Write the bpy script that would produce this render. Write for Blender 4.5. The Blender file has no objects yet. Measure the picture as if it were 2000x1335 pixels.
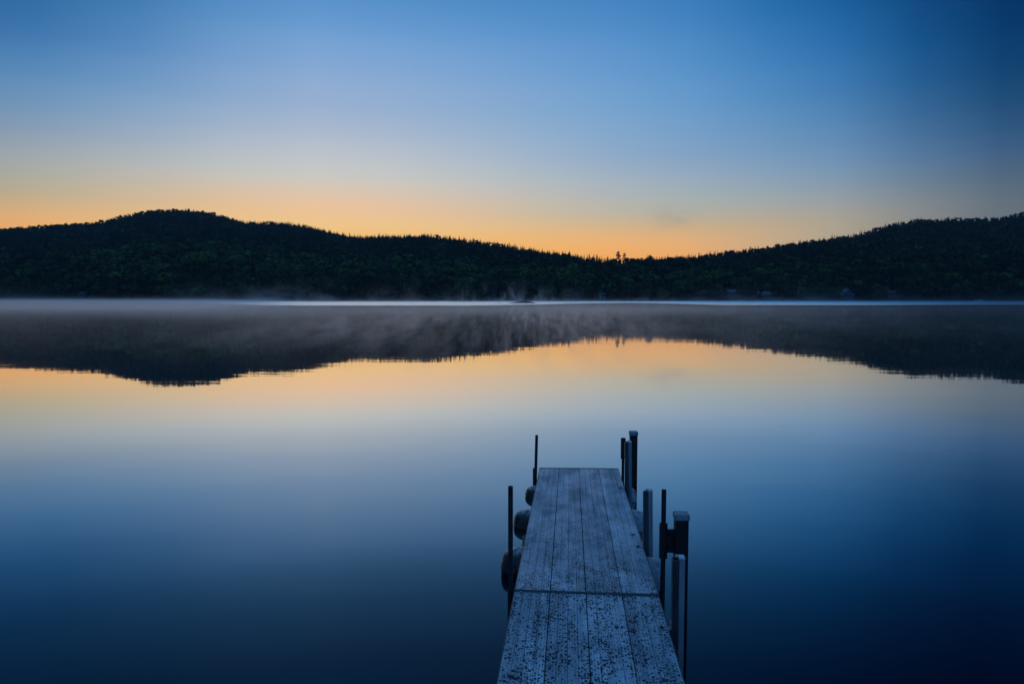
import bpy, bmesh, math, random
import numpy as np
from mathutils import Vector, Matrix, noise as mnoise

random.seed(7)
RNG = np.random.default_rng(11)
SC = bpy.context.scene
COL = SC.collection
R = math.radians

# ------------------------------------------------------------------ camera
CAM_H = 2.87
FPX = 2000 * 24 / 36                      # focal length in pixels of the photograph
PITCH = math.atan((667.5 - 580) / FPX)
cd = bpy.data.cameras.new('camera')
cd.lens = 24
cd.sensor_width = 36
cd.clip_start = 0.1
cd.clip_end = 20000
cam = bpy.data.objects.new('camera', cd)
COL.objects.link(cam)
cam.location = (0, 0, CAM_H)
cam.rotation_euler = (R(90) - PITCH, 0, 0)
SC.camera = cam

# ------------------------------------------------------------------ exposure and sampling
SC.view_settings.view_transform = 'Standard'
SC.view_settings.look = 'None'
SC.view_settings.exposure = 0
SC.view_settings.gamma = 1
cy = SC.cycles
cy.max_bounces = 6
cy.diffuse_bounces = 2
cy.glossy_bounces = 3
cy.volume_bounces = 3
cy.transparent_max_bounces = 8
cy.use_denoising = True
cy.volume_step_rate = 0.3
cy.volume_max_steps = 256
cy.sample_clamp_indirect = 4


# ------------------------------------------------------------------ node helper
class NT:
    def __init__(self, tree):
        self.t = tree
        tree.nodes.clear()

    def n(self, kind, **kw):
        nd = self.t.nodes.new(kind)
        for k, v in kw.items():
            setattr(nd, k, v)
        return nd

    def put(self, sock, v):
        if isinstance(v, bpy.types.NodeSocket):
            self.t.links.new(v, sock)
        elif v is not None:
            if sock.type == 'RGBA' and len(v) == 3:
                v = (*v, 1)
            sock.default_value = v

    def math(self, op, a, b=None, c=None, clamp=False):
        nd = self.n('ShaderNodeMath', operation=op, use_clamp=clamp)
        for i, v in enumerate((a, b, c)):
            self.put(nd.inputs[i], v)
        return nd.outputs[0]

    def rng(self, v, a, b, c=0.0, d=1.0, smooth=True):
        nd = self.n('ShaderNodeMapRange', interpolation_type='SMOOTHSTEP' if smooth else 'LINEAR')
        for i, q in enumerate((v, a, b, c, d)):
            self.put(nd.inputs[i], q)
        return nd.outputs[0]

    def mix(self, f, a, b, blend='MIX'):
        nd = self.n('ShaderNodeMix', data_type='RGBA', blend_type=blend)
        self.put(nd.inputs[0], f)
        self.put(nd.inputs[6], a)
        self.put(nd.inputs[7], b)
        return nd.outputs[2]

    def noise(self, vec, scale, detail=2.0, rough=0.5, dist=0.0):
        nd = self.n('ShaderNodeTexNoise')
        self.put(nd.inputs['Vector'], vec)
        nd.inputs['Scale'].default_value = scale
        nd.inputs['Detail'].default_value = detail
        nd.inputs['Roughness'].default_value = rough
        nd.inputs['Distortion'].default_value = dist
        return nd.outputs[0]

    def scale(self, vec, s, off=(0, 0, 0)):
        nd = self.n('ShaderNodeMapping')
        self.put(nd.inputs[0], vec)
        nd.inputs['Scale'].default_value = s
        nd.inputs['Location'].default_value = off
        return nd.outputs[0]

    def sep(self, vec):
        nd = self.n('ShaderNodeSeparateXYZ')
        self.put(nd.inputs[0], vec)
        return nd.outputs


def lin(c):
    return tuple((v / 255 / 12.92) if v / 255 <= 0.04045 else ((v / 255 + 0.055) / 1.055) ** 2.4 for v in c)


# ------------------------------------------------------------------ sky (dawn glow low in the north, blue above)
SKY = {   # azimuth column -> (photograph height, colour) read off the sky
    30: [(0, 45, 105, 160), (66, 65, 120, 175), (130, 88, 138, 185), (180, 108, 148, 190), (220, 124, 155, 185),
         (270, 150, 165, 180), (320, 174, 178, 174), (370, 190, 180, 150), (400, 226, 184, 132), (440, 252, 186, 110), (466, 255, 178, 94)],
    630: [(0, 88, 146, 203), (66, 115, 162, 213), (130, 138, 172, 215), (200, 155, 180, 212), (240, 168, 186, 212),
          (290, 192, 199, 208), (330, 206, 207, 206), (365, 220, 210, 188), (395, 247, 203, 165), (440, 255, 209, 140), (475, 255, 194, 108)],
    1230: [(0, 68, 132, 194), (100, 95, 150, 207), (190, 113, 163, 210), (260, 132, 170, 208), (310, 148, 175, 203),
           (360, 172, 185, 195), (410, 192, 190, 174), (440, 222, 188, 142), (480, 254, 187, 110), (505, 255, 178, 94)],
    1630: [(0, 26, 96, 158), (60, 38, 106, 168), (130, 55, 118, 178), (200, 75, 130, 182), (270, 100, 143, 185),
           (320, 120, 153, 185), (360, 140, 160, 178), (400, 165, 168, 165), (440, 186, 172, 145)],
    1970: [(0, 5, 50, 98), (60, 6, 57, 105), (120, 12, 65, 112), (180, 28, 72, 116), (240, 45, 85, 126),
           (300, 68, 98, 132), (350, 88, 108, 125), (400, 108, 118, 126)],
}
HIGH = {   # what goes on above the frame: elevation, colour
    30: [(30, 30, 84, 140), (45, 52, 112, 172)],
    630: [(30, 58, 116, 180), (45, 70, 132, 194)],
    1230: [(30, 44, 106, 170), (45, 62, 126, 190)],
    1630: [(30, 9, 64, 124), (45, 44, 106, 166)],
    1970: [(30, 2, 32, 72), (45, 30, 90, 146)],
}
ZENITH = (84, 146, 206)
DUSK = [(0, 96, 110, 136), (8, 64, 104, 156), (20, 34, 92, 156), (45, 50, 110, 176)]


def view_dir(px, py):
    x, y, z = px - 1000, 667.5 - py, FPX
    c, s = math.cos(PITCH), math.sin(PITCH)
    d = Vector((x, z * c + y * s, y * c - z * s)).normalized()
    return math.degrees(math.atan2(d.x, d.y)), math.degrees(math.asin(d.z))


world = bpy.data.worlds.new('World')
SC.world = world
world.use_nodes = True
W = NT(world.node_tree)
gen = W.n('ShaderNodeTexCoord').outputs['Generated']
gx, gy, gz = W.sep(gen)
elev = W.math('MULTIPLY', W.math('ARCSINE', gz), 180 / math.pi)
azim = W.math('MULTIPLY', W.math('ARCTAN2', gx, gy), 180 / math.pi)
pos = W.math('DIVIDE', W.math('ADD', elev, 10), 100, clamp=True)


def ramp(stops):
    nd = W.n('ShaderNodeValToRGB')
    cr = nd.color_ramp
    cr.interpolation = 'CARDINAL'
    stops = sorted(stops)
    cr.elements[0].position, cr.elements[0].color = stops[0][0], (*stops[0][1], 1)
    cr.elements[1].position, cr.elements[1].color = stops[-1][0], (*stops[-1][1], 1)
    for p, c in stops[1:-1]:
        e = cr.elements.new(p)
        e.color = (*c, 1)
    W.put(nd.inputs[0], pos)
    return nd.outputs[0]


EL = [-10, -3, 0, 2, 3.2, 4.4, 5.6, 6.8, 8, 9.5, 11, 12.5, 14.5, 17, 20, 23, 26, 30, 38, 48, 70, 90]


def column(rows, high):
    pts = sorted([(view_dir(px_, y)[1], c) for px_, y, c in rows] + high)
    es = [p[0] for p in pts]
    return np.array([[np.interp(e, es, [p[1][k] for p in pts]) for k in range(3)] for e in EL])


AZ0, TAB = [], []
LOW = [(-10, (6, 12, 24)), (-3, (20, 30, 45))]
for px, rows in SKY.items():
    lo = max(rows)
    hi = [(e, c) for e, *c in HIGH[px]] + [(70, ZENITH), (90, ZENITH)]
    AZ0.append(view_dir(px, 300)[0])
    TAB.append(column([(px, y, c) for y, *c in rows], LOW + [(0, lo[1:])] + hi))
SIDE = [(0, 48, 62, 84), (8, 14, 48, 84), (20, 0, 30, 66), (30, 0, 22, 54), (45, 24, 82, 136)]
sd = column([], LOW + [(e, c) for e, *c in SIDE] + [(70, ZENITH), (90, ZENITH)])
dk = column([], LOW + [(e, c) for e, *c in DUSK] + [(70, ZENITH), (90, ZENITH)])
AZ0 = [-140, -74] + AZ0 + [74, 140]
TAB = np.array([dk, sd] + TAB + [sd, dk])


def smooth_table(a):
    """Catmull-Rom style (monotone tangents) along the azimuth"""
    x = np.array(AZ0)
    h = np.diff(x)
    d = np.diff(TAB, axis=0) / h[:, None, None]
    m = np.zeros_like(TAB)
    for i in range(1, len(x) - 1):
        same = d[i - 1] * d[i] > 0
        w1, w2 = 2 * h[i] + h[i - 1], h[i] + 2 * h[i - 1]
        m[i] = np.where(same, (w1 + w2) / (w1 / np.where(same, d[i - 1], 1) + w2 / np.where(same, d[i], 1)), 0)
    i = int(np.clip(np.searchsorted(x, a) - 1, 0, len(x) - 2))
    t = (a - x[i]) / h[i]
    return ((2 * t ** 3 - 3 * t ** 2 + 1) * TAB[i] + (t ** 3 - 2 * t ** 2 + t) * h[i] * m[i]
            + (-2 * t ** 3 + 3 * t ** 2) * TAB[i + 1] + (t ** 3 - t ** 2) * h[i] * m[i + 1])


AZ = [-140, -110, -80, -60, -48, -40, -34, -28, -22, -16, -10, -4, 2, 8, 14, 20, 25, 30, 35, 41, 48, 60, 82, 110, 140]
out = None
for i, a in enumerate(AZ):
    c = ramp([((e + 10) / 100, lin(np.clip(v, 0, 255))) for e, v in zip(EL, smooth_table(a))])
    out = c if out is None else W.mix(W.rng(azim, AZ[i - 1], a, smooth=False), out, c)
# one faint smudge of smoke hanging over the notch in the hills
sa, se = view_dir(1312, 424)
da = W.math('DIVIDE', W.math('SUBTRACT', azim, sa), 1.9)
de = W.math('DIVIDE', W.math('SUBTRACT', elev, se), 0.85)
rr = W.math('ADD', W.math('MULTIPLY', da, da), W.math('MULTIPLY', de, de))
blob = W.math('POWER', 2.718, W.math('MULTIPLY', rr, -1.0))
sm = W.rng(W.noise(W.scale(gen, (30, 30, 70)), 1.0, 4, 0.6, 0.8), 0.36, 0.62)
out = W.mix(W.math('MULTIPLY', W.math('MULTIPLY', blob, sm), 0.24), out, lin((120, 135, 150)))
bg = W.n('ShaderNodeBackground')
W.put(bg.inputs[0], out)
bg.inputs[1].default_value = 1.0
W.put(W.n('ShaderNodeOutputWorld').inputs[0], bg.outputs[0])
world.cycles.sampling_method = 'MANUAL'
world.cycles.sample_map_resolution = 1024


# ------------------------------------------------------------------ helpers for objects
def tag(o, label=None, cat=None, group=None, kind=None):
    for k, v in (('label', label), ('category', cat), ('group', group), ('kind', kind)):
        if v:
            o[k] = v
    return o


def link(name, me, mat=None, parent=None):
    o = bpy.data.objects.new(name, me)
    COL.objects.link(o)
    if mat:
        me.materials.append(mat)
    if parent:
        o.parent = parent
    return o


def obj(name, bm, mat, parent=None, smooth=False):
    me = bpy.data.meshes.new(name)
    bm.normal_update()
    bm.to_mesh(me)
    bm.free()
    if smooth:
        me.polygons.foreach_set('use_smooth', [True] * len(me.polygons))
        try:
            me.set_sharp_from_angle(angle=R(42))
        except Exception:
            pass
    return link(name, me, mat, parent)


def empty(name, loc=(0, 0, 0), rot=(0, 0, 0)):
    o = bpy.data.objects.new(name, None)
    COL.objects.link(o)
    o.empty_display_size = 0.2
    o.location = loc
    o.rotation_euler = rot
    return o


def box(bm, x0, x1, y0, y1, z0, z1, bev=0.0):
    r = bmesh.ops.create_cube(bm, size=1)
    bmesh.ops.scale(bm, vec=(x1 - x0, y1 - y0, z1 - z0), verts=r['verts'])
    bmesh.ops.translate(bm, vec=((x0 + x1) / 2, (y0 + y1) / 2, (z0 + z1) / 2), verts=r['verts'])
    if bev:
        es = list({e for v in r['verts'] for e in v.link_edges})
        bmesh.ops.bevel(bm, geom=es, offset=bev, segments=2, affect='EDGES', profile=0.6)


def tube(bm, a, b, r0, r1=None, seg=16, open_top=False, wall=0.0):
    a, b = Vector(a), Vector(b)
    r1 = r0 if r1 is None else r1
    d = (b - a).normalized()
    q = d.to_track_quat('Z', 'Y')
    rings = []
    for p, r in ((a, r0), (b, r1)):
        rings.append([bm.verts.new(p + q @ Vector((r * math.cos(t), r * math.sin(t), 0)))
                      for t in (2 * math.pi * i / seg for i in range(seg))])
    for i in range(seg):
        j = (i + 1) % seg
        bm.faces.new((rings[0][i], rings[0][j], rings[1][j], rings[1][i]))
    bm.faces.new(rings[0][::-1])
    if open_top:
        w = wall or r1 * 0.18
        inner = [bm.verts.new(b + q @ Vector(((r1 - w) * math.cos(t), (r1 - w) * math.sin(t), 0)))
                 for t in (2 * math.pi * i / seg for i in range(seg))]
        deep = [bm.verts.new(v.co - d * 0.08) for v in inner]
        for i in range(seg):
            j = (i + 1) % seg
            bm.faces.new((rings[1][i], rings[1][j], inner[j], inner[i]))
            bm.faces.new((inner[i], inner[j], deep[j], deep[i]))
        bm.faces.new(deep)
    else:
        bm.faces.new(rings[1])


def bolt(bm, x, y, z, r=0.011, h=0.008):
    tube(bm, (x, y, z - 0.002), (x, y, z + h * 0.4), r * 1.5, r * 1.5, 14)
    tube(bm, (x, y, z + h * 0.4 - 0.0005), (x, y, z + h), r, r * 0.9, 6)


# ------------------------------------------------------------------ materials
def principled(name, color, rough=0.6, metal=0.0, spec=0.5, ior=1.45):
    m = bpy.data.materials.new(name)
    m.use_nodes = True
    T = NT(m.node_tree)
    b = T.n('ShaderNodeBsdfPrincipled')
    b.inputs['Base Color'].default_value = (*color, 1)
    b.inputs['Roughness'].default_value = rough
    b.inputs['Metallic'].default_value = metal
    b.inputs['Specular IOR Level'].default_value = spec
    b.inputs['IOR'].default_value = ior
    o = T.n('ShaderNodeOutputMaterial')
    T.put(o.inputs[0], b.outputs[0])
    return m, T, b


def worn(name, c0, c1, rough=0.5, metal=0.0, scale=30, bump=0.0, stretch=(1, 1, 1)):
    m, T, b = principled(name, c0, rough, metal)
    v = T.scale(T.n('ShaderNodeTexCoord').outputs['Object'], stretch)
    n = T.noise(v, scale, 5, 0.62)
    T.put(b.inputs['Base Color'], T.mix(T.rng(n, 0.36, 0.66), c0, c1))
    T.put(b.inputs['Roughness'], T.rng(n, 0.3, 0.7, max(0.05, rough - 0.12), min(1, rough + 0.15)))
    if bump:
        bp = T.n('ShaderNodeBump')
        bp.inputs['Strength'].default_value = 1
        bp.inputs['Distance'].default_value = bump
        T.put(bp.inputs['Height'], n)
        T.put(b.inputs['Normal'], bp.outputs[0])
    return m


def deck_material():
    m, T, b = principled('frosted_deck', (0.4, 0.43, 0.46), 0.55)
    co = T.n('ShaderNodeTexCoord').outputs['Object']
    x, y, z = T.sep(co)
    info = T.n('ShaderNodeObjectInfo').outputs['Random']
    # base tone: board by board, long streaks, scuffed patches
    streak = T.noise(T.scale(co, (26, 0.9, 1)), 1.0, 4, 0.6)
    patch = T.noise(T.scale(co, (3.2, 1.7, 1)), 1.0, 4, 0.6, 0.4)
    fine = T.noise(co, 260, 2, 0.6)
    tone = T.math('ADD', T.math('MULTIPLY', T.rng(streak, 0.3, 0.7), 0.34), T.math('MULTIPLY', T.rng(patch, 0.32, 0.68), 0.52))
    tone = T.math('ADD', tone, T.math('MULTIPLY', T.math('SUBTRACT', info, 0.5), 0.26))
    strip = T.n('ShaderNodeTexWhiteNoise', noise_dimensions='1D')
    T.put(strip.inputs['W'], T.math('ADD', T.math('FLOOR', T.math('DIVIDE', x, 0.0763)), T.math('MULTIPLY', info, 7)))
    tone = T.math('ADD', tone, T.math('MULTIPLY', T.math('SUBTRACT', strip.outputs[0], 0.5), 0.22))
    tone = T.math('ADD', tone, T.math('MULTIPLY', T.math('SUBTRACT', fine, 0.5), 0.5), clamp=True)
    base = T.mix(tone, (0.19, 0.235, 0.275), (0.67, 0.745, 0.81))
    ribs = T.math('FRACT', T.math('DIVIDE', T.math('ADD', x, 5.0), 0.01907))
    ribs = T.rng(T.math('ABSOLUTE', T.math('SUBTRACT', ribs, 0.5)), 0.36, 0.5, 0.0, 0.5)
    base = T.mix(ribs, base, (0.07, 0.09, 0.11))
    # wet specks where the frost has thawed: dense close by, thinning out towards the far end
    wc = T.n('ShaderNodeVectorMath', operation='MULTIPLY_ADD')
    T.put(wc.inputs[0], T.n('ShaderNodeTexNoise').outputs['Color'])
    wn = wc.inputs[0].links[0].from_node
    T.put(wn.inputs['Vector'], co)
    wn.inputs['Scale'].default_value = 55
    wn.inputs['Detail'].default_value = 2
    wc.inputs[1].default_value = (0.014, 0.02, 0)
    T.put(wc.inputs[2], co)

    def dots(scale, off):
        v = T.n('ShaderNodeTexVoronoi', voronoi_dimensions='2D')
        T.put(v.inputs['Vector'], T.scale(wc.outputs[0], (1.15, 0.82, 1), off))
        v.inputs['Scale'].default_value = scale
        sz = T.sep(v.outputs['Color'])[0]
        return v.outputs['Distance'], sz

    cover = T.noise(T.scale(co, (5.5, 2.6, 1), (5, 1, 0)), 1.0, 4, 0.6)
    cov = T.rng(cover, 0.32, 0.68, 0.0, 1.0)
    d1, z1 = dots(39, (0, 0, 0))
    d2, z2 = dots(66, (3.3, 7.1, 0))
    near_w = T.rng(y, -0.4, 2.0, 1.0, 0.25)
    far_w = T.rng(y, 1.4, 4.6, 1.0, 0.2)
    r1 = T.math('MULTIPLY', T.math('SUBTRACT', T.math('ADD', z1, T.math('MULTIPLY', cov, 0.5)), 0.44), T.math('MULTIPLY', near_w, 0.6))
    r2 = T.math('MULTIPLY', T.math('SUBTRACT', T.math('ADD', z2, T.math('MULTIPLY', cov, 0.5)), 0.46), T.math('MULTIPLY', far_w, 0.58))
    s1 = T.rng(T.math('SUBTRACT', r1, d1), -0.02, 0.05)
    s2 = T.rng(T.math('SUBTRACT', r2, d2), -0.03, 0.07)
    spk = T.math('MULTIPLY', T.math('MAXIMUM', s1, T.math('MULTIPLY', s2, 0.92)), 0.9)
    # dark drips along the outer end
    drip = T.noise(T.scale(co, (22, 0.4, 1)), 1.0, 3, 0.6)
    dend = T.rng(T.math('ADD', y, T.math('MULTIPLY', drip, 0.55)), 5.02, 5.2, 0.0, 0.5)
    col = T.mix(spk, base, (0.008, 0.02, 0.024))
    col = T.mix(dend, col, (0.08, 0.095, 0.1))
    T.put(b.inputs['Base Color'], col)
    T.put(b.inputs['Metallic'], T.math('SUBTRACT', 0.12, T.math('MULTIPLY', spk, 0.12)))
    T.put(b.inputs['Specular IOR Level'], T.math('SUBTRACT', 0.5, T.math('MULTIPLY', spk, 0.47)))
    T.put(b.inputs['Roughness'], T.math('SUBTRACT', T.rng(patch, 0.3, 0.7, 0.54, 0.4), T.math('MULTIPLY', spk, -0.3)))
    wv = T.n('ShaderNodeTexWave', wave_type='BANDS', bands_direction='X', wave_profile='SIN')
    T.put(wv.inputs[0], co)
    wv.inputs['Scale'].default_value = 26
    wv.inputs['Distortion'].default_value = 0
    hgt = T.math('ADD', T.math('MULTIPLY', wv.outputs[1], 0.5), T.math('MULTIPLY', fine, 0.35))
    bp = T.n('ShaderNodeBump')
    bp.inputs['Strength'].default_value = 0.55
    bp.inputs['Distance'].default_value = 0.0025
    T.put(bp.inputs['Height'], hgt)
    T.put(b.inputs['Normal'], bp.outputs[0])
    return m


M = {}
M['deck'] = deck_material()
M['frame'] = worn('dark_aluminium_frame', (0.05, 0.055, 0.06), (0.1, 0.105, 0.11), 0.45, 0.6, 18)
M['under'] = worn('wet_beam', (0.02, 0.022, 0.025), (0.04, 0.042, 0.045), 0.6, 0.0, 12)
M['pipe'] = worn('dark_pipe', (0.014, 0.015, 0.018), (0.045, 0.047, 0.052), 0.42, 0.3, 30)
M['black'] = worn('black_square_post', (0.006, 0.006, 0.007), (0.016, 0.016, 0.018), 0.5, 0.0, 16)
M['cap'] = worn('frosted_cap', (0.2, 0.22, 0.245), (0.36, 0.38, 0.4), 0.6, 0.0, 40)
M['channel'] = worn('weathered_channel', (0.05, 0.055, 0.06), (0.11, 0.115, 0.12), 0.4, 0.5, 14, 0, (1, 1, 0.15))
M['bumper'] = worn('pale_bumper', (0.21, 0.23, 0.25), (0.3, 0.32, 0.34), 0.5, 0.0, 12, 0, (1, 1, 0.2))
M['bumper_top'] = worn('frosted_bumper_top', (0.5, 0.52, 0.54), (0.7, 0.7, 0.7), 0.6, 0.0, 30)
M['bracket'] = worn('galvanised_bracket', (0.2, 0.2, 0.2), (0.42, 0.4, 0.38), 0.45, 0.5, 60)
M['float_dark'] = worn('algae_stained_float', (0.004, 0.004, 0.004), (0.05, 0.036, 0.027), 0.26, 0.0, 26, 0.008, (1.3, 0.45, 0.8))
def paint_top_highlight(m, amount, lo):  # sky highlight painted into the colour as pale patches on upward faces
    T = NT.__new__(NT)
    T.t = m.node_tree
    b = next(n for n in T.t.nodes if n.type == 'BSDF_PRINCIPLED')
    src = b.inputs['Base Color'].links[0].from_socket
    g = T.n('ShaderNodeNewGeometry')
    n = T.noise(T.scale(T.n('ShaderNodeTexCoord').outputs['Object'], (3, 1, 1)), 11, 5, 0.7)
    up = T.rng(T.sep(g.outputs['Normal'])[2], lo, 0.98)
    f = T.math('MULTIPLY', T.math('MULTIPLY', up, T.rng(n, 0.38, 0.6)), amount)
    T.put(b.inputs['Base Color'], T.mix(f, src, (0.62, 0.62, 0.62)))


paint_top_highlight(M['float_dark'], 0.85, 0.72)
M['float_pale'] = worn('pale_float', (0.2, 0.23, 0.26), (0.4, 0.42, 0.44), 0.3, 0.0, 14, 0.004)


# ------------------------------------------------------------------ water
def build_water():
    m = bpy.data.materials.new('lake_water')
    m.use_nodes = True
    T = NT(m.node_tree)
    co = T.n('ShaderNodeTexCoord').outputs['Object']
    x, y, z = T.sep(co)
    # faint breath of wind: ruffled strip of water in front of the far shore
    edge = T.noise(T.scale(co, (0.012, 0.03, 1)), 1.0, 3, 0.55)
    bear = T.math('DIVIDE', x, T.math('MAXIMUM', y, 1.0))                     # bearing from the dock end
    nr = T.rng(bear, -0.7, -0.42, 290, 228)
    nr = T.math('ADD', nr, T.rng(bear, -0.08, 0.2, 0, 95))
    nr = T.math('SUBTRACT', nr, T.rng(bear, 0.15, 0.32, 0, 115))
    nr = T.math('ADD', nr, T.math('MULTIPLY', T.math('SUBTRACT', edge, 0.5), 40))
    soft = T.math('ADD', T.rng(bear, -0.45, -0.3, 120, 9), T.rng(bear, 0.0, 0.3, 0, 130))
    lanes = T.noise(T.scale(co, (0.006, 0.07, 1), (3, 1, 0)), 1.0, 3, 0.6)
    ruf = T.rng(T.math('DIVIDE', T.math('SUBTRACT', y, nr), soft), 0, 1)
    ruf = T.math('MULTIPLY', ruf, T.rng(lanes, 0.3, 0.5, 0.7, 1.0))
    fleck = T.noise(T.scale(co, (0.03, 0.22, 1)), 1.0, 3, 0.6)
    calm = T.rng(fleck, 0.3, 0.7, 0.012, 0.028)
    far_r = T.rng(y, 90, 420, 0.0, 0.05)
    rough = T.math('ADD', T.math('ADD', calm, far_r), T.math('MULTIPLY', ruf, T.math('ADD', T.rng(bear, 0.0, 0.3, 0.04, 0.15), T.rng(bear, -0.5, -0.3, 0.1, 0.0))))
    w1 = T.noise(T.scale(co, (0.55, 1.9, 1)), 1.0, 2.0, 0.55)
    w2 = T.noise(T.scale(co, (0.09, 0.34, 1), (4, 9, 0)), 1.0, 2.0, 0.5)
    w3 = T.noise(T.scale(co, (0.02, 0.05, 1), (1, 3, 0)), 1.0, 2.0, 0.5)
    hgt = T.math('ADD', T.math('MULTIPLY', T.math('MULTIPLY', w1, 0.0011), T.rng(w3, 0.35, 0.65, 0.25, 1.3)), T.math('MULTIPLY', w2, 0.0042))
    bp = T.n('ShaderNodeBump')
    bp.inputs['Strength'].default_value = 1
    bp.inputs['Distance'].default_value = 1
    T.put(bp.inputs['Height'], hgt)
    # on the ruffled strip one mostly sees the wavelet faces that lean towards the eye
    geo = T.n('ShaderNodeNewGeometry')
    lean = T.n('ShaderNodeVectorMath', operation='SCALE')
    T.put(lean.inputs[0], geo.outputs['Incoming'])
    T.put(lean.inputs['Scale'], T.math('MULTIPLY', T.rng(ruf, 0, 0.8), T.math('ADD', T.rng(bear, 0.0, 0.28, 0.098, 0.14), T.rng(bear, -0.5, -0.25, 0.06, 0.0))))
    add = T.n('ShaderNodeVectorMath', operation='ADD')
    T.put(add.inputs[0], bp.outputs[0])
    T.put(add.inputs[1], lean.outputs[0])
    nrm = T.n('ShaderNodeVectorMath', operation='NORMALIZE')
    T.put(nrm.inputs[0], add.outputs[0])
    # reflectance of the surface against the grazing angle (mirror-like far out, looking into blue depth close by)
    gr = T.math('ABSOLUTE', T.sep(geo.outputs['Incoming'])[2])
    fc = T.n('ShaderNodeFloatCurve')
    cv = fc.mapping.curves[0]
    WR = [(0.0, 0.98), (0.06, 0.94), (0.134, 0.93), (0.2, 0.74), (0.267, 0.55), (0.332, 0.36), (0.39, 0.195), (0.48, 0.084), (0.7, 0.032), (1.0, 0.03)]
    cv.points[0].location = WR[0]
    cv.points[1].location = WR[-1]
    for p in WR[1:-1]:
        cv.points.new(*p)
    fc.mapping.update()
    T.put(fc.inputs['Value'], gr)
    gl = T.n('ShaderNodeBsdfGlossy')
    T.put(gl.inputs['Color'], T.mix(T.rng(gr, 0.13, 0.3), (0.99, 0.99, 1), (0.83, 0.93, 0.98)))
    T.put(gl.inputs['Roughness'], rough)
    T.put(gl.inputs['Normal'], nrm.outputs[0])
    df = T.n('ShaderNodeBsdfDiffuse')
    df.inputs['Color'].default_value = (0.0002, 0.0045, 0.012, 1)
    mx = T.n('ShaderNodeMixShader')
    T.put(mx.inputs[0], fc.outputs[0])
    T.put(mx.inputs[1], df.outputs[0])
    T.put(mx.inputs[2], gl.outputs[0])
    T.put(T.n('ShaderNodeOutputMaterial').inputs[0], mx.outputs[0])
    bm = bmesh.new()
    bmesh.ops.create_grid(bm, x_segments=24, y_segments=24, size=1)
    bmesh.ops.scale(bm, vec=(3300, 700, 1), verts=bm.verts)
    bmesh.ops.translate(bm, vec=(0, -140, 0), verts=bm.verts)
    o = obj('water', bm, m)
    tag(o, 'calm blue lake mirroring the hills and the glowing sky', 'lake', kind='structure')


build_water()

# ------------------------------------------------------------------ hills
RIDGE = [(-700, 470), (-400, 462), (-200, 455), (0, 447), (60, 442), (110, 438), (180, 436), (215, 430), (250, 420), (300, 411), (340, 409), (375, 409),
         (420, 416), (480, 432), (560, 433), (600, 439), (640, 449), (680, 459), (740, 459), (800, 457), (860, 460),
         (920, 467), (1000, 477), (1080, 489), (1150, 499), (1200, 505), (1240, 504), (1280, 502), (1350, 495), (1420, 488), (1500, 480),
         (1560, 472), (1620, 465), (1680, 455), (1740, 439), (1790, 431), (1850, 429), (1920, 430), (1960, 425),
         (2000, 417), (2200, 396), (2500, 400), (2800, 430)]
RX = np.array([(x - 1000) / FPX for x, y in RIDGE])
RE = np.array([(580 - y) / FPX for x, y in RIDGE])
DX = np.array([(x - 1000) / FPX for x in (-700, 0, 340, 640, 860, 1150, 1240, 1500, 1800, 2800)])
DY = np.array([1250, 1350, 1600, 1450, 1250, 980, 930, 1050, 1280, 1350.])
SHORE = 502.0
_ph = RNG.uniform(0, 6.28, 24)


def rough_noise(x, y, base=1 / 90):
    s = 0
    for i in range(8):
        f = base * (1.55 ** (i % 4)) * (1 + 0.13 * i)
        a = 1 / (1 + (i % 4) * 0.8)
        th = i * 0.77 + 0.3
        s = s + a * np.sin(f * 6.28 * (x * np.cos(th) + y * np.sin(th)) + _ph[i]) * np.cos(f * 3.9 * (y * np.cos(th) - x * np.sin(th)) + _ph[i + 8])
    return s / 3


def shore_y(x):
    return SHORE + 5 * np.sin(x / 41 + 1) + 4 * np.sin(x / 17.3)


def ground(x, y):
    """Height of the land at x, y (arrays)."""
    t = x / y
    e = np.interp(t, RX, RE)
    yr = np.interp(t, DX, DY)
    zr = CAM_H + e * yr - 7.5 + 4 * np.clip((t - 0.3) / 0.3, 0, 1)
    g = (y - shore_y(x)) / (yr - SHORE)
    gc = np.clip(g, 0, 1)
    bench = 0.14 * (1 - np.exp(-gc * 9)) + 0.86 * gc ** 1.35
    z = zr * bench
    z = z + rough_noise(x, y) * np.clip(gc * 6, 0, 1) * (1 - gc) * 9
    z = np.where(g > 1, zr - (g - 1) * zr * 0.9, z)
    z = np.where(g <= 0, np.maximum(g * (yr - SHORE) * 0.12, -2.5), z + 0.35 * np.clip(gc * 60, 0, 1))
    return z


def mesh_np(name, verts, faces, mat, colors=None, smooth=False):
    me = bpy.data.meshes.new(name)
    nv, nf, k = len(verts), len(faces), faces.shape[1]
    me.vertices.add(nv)
    me.vertices.foreach_set('co', np.ascontiguousarray(verts, dtype=np.float32).ravel())
    me.loops.add(nf * k)
    me.loops.foreach_set('vertex_index', np.ascontiguousarray(faces, dtype=np.int32).ravel())
    me.polygons.add(nf)
    me.polygons.foreach_set('loop_start', np.arange(0, nf * k, k, dtype=np.int32))
    me.polygons.foreach_set('use_smooth', np.full(nf, smooth))
    me.update()
    if colors is not None:
        at = me.attributes.new('leaf_colour', 'FLOAT_COLOR', 'FACE')
        at.data.foreach_set('color', np.ascontiguousarray(colors, dtype=np.float32).ravel())
    return link(name, me, mat)


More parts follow.
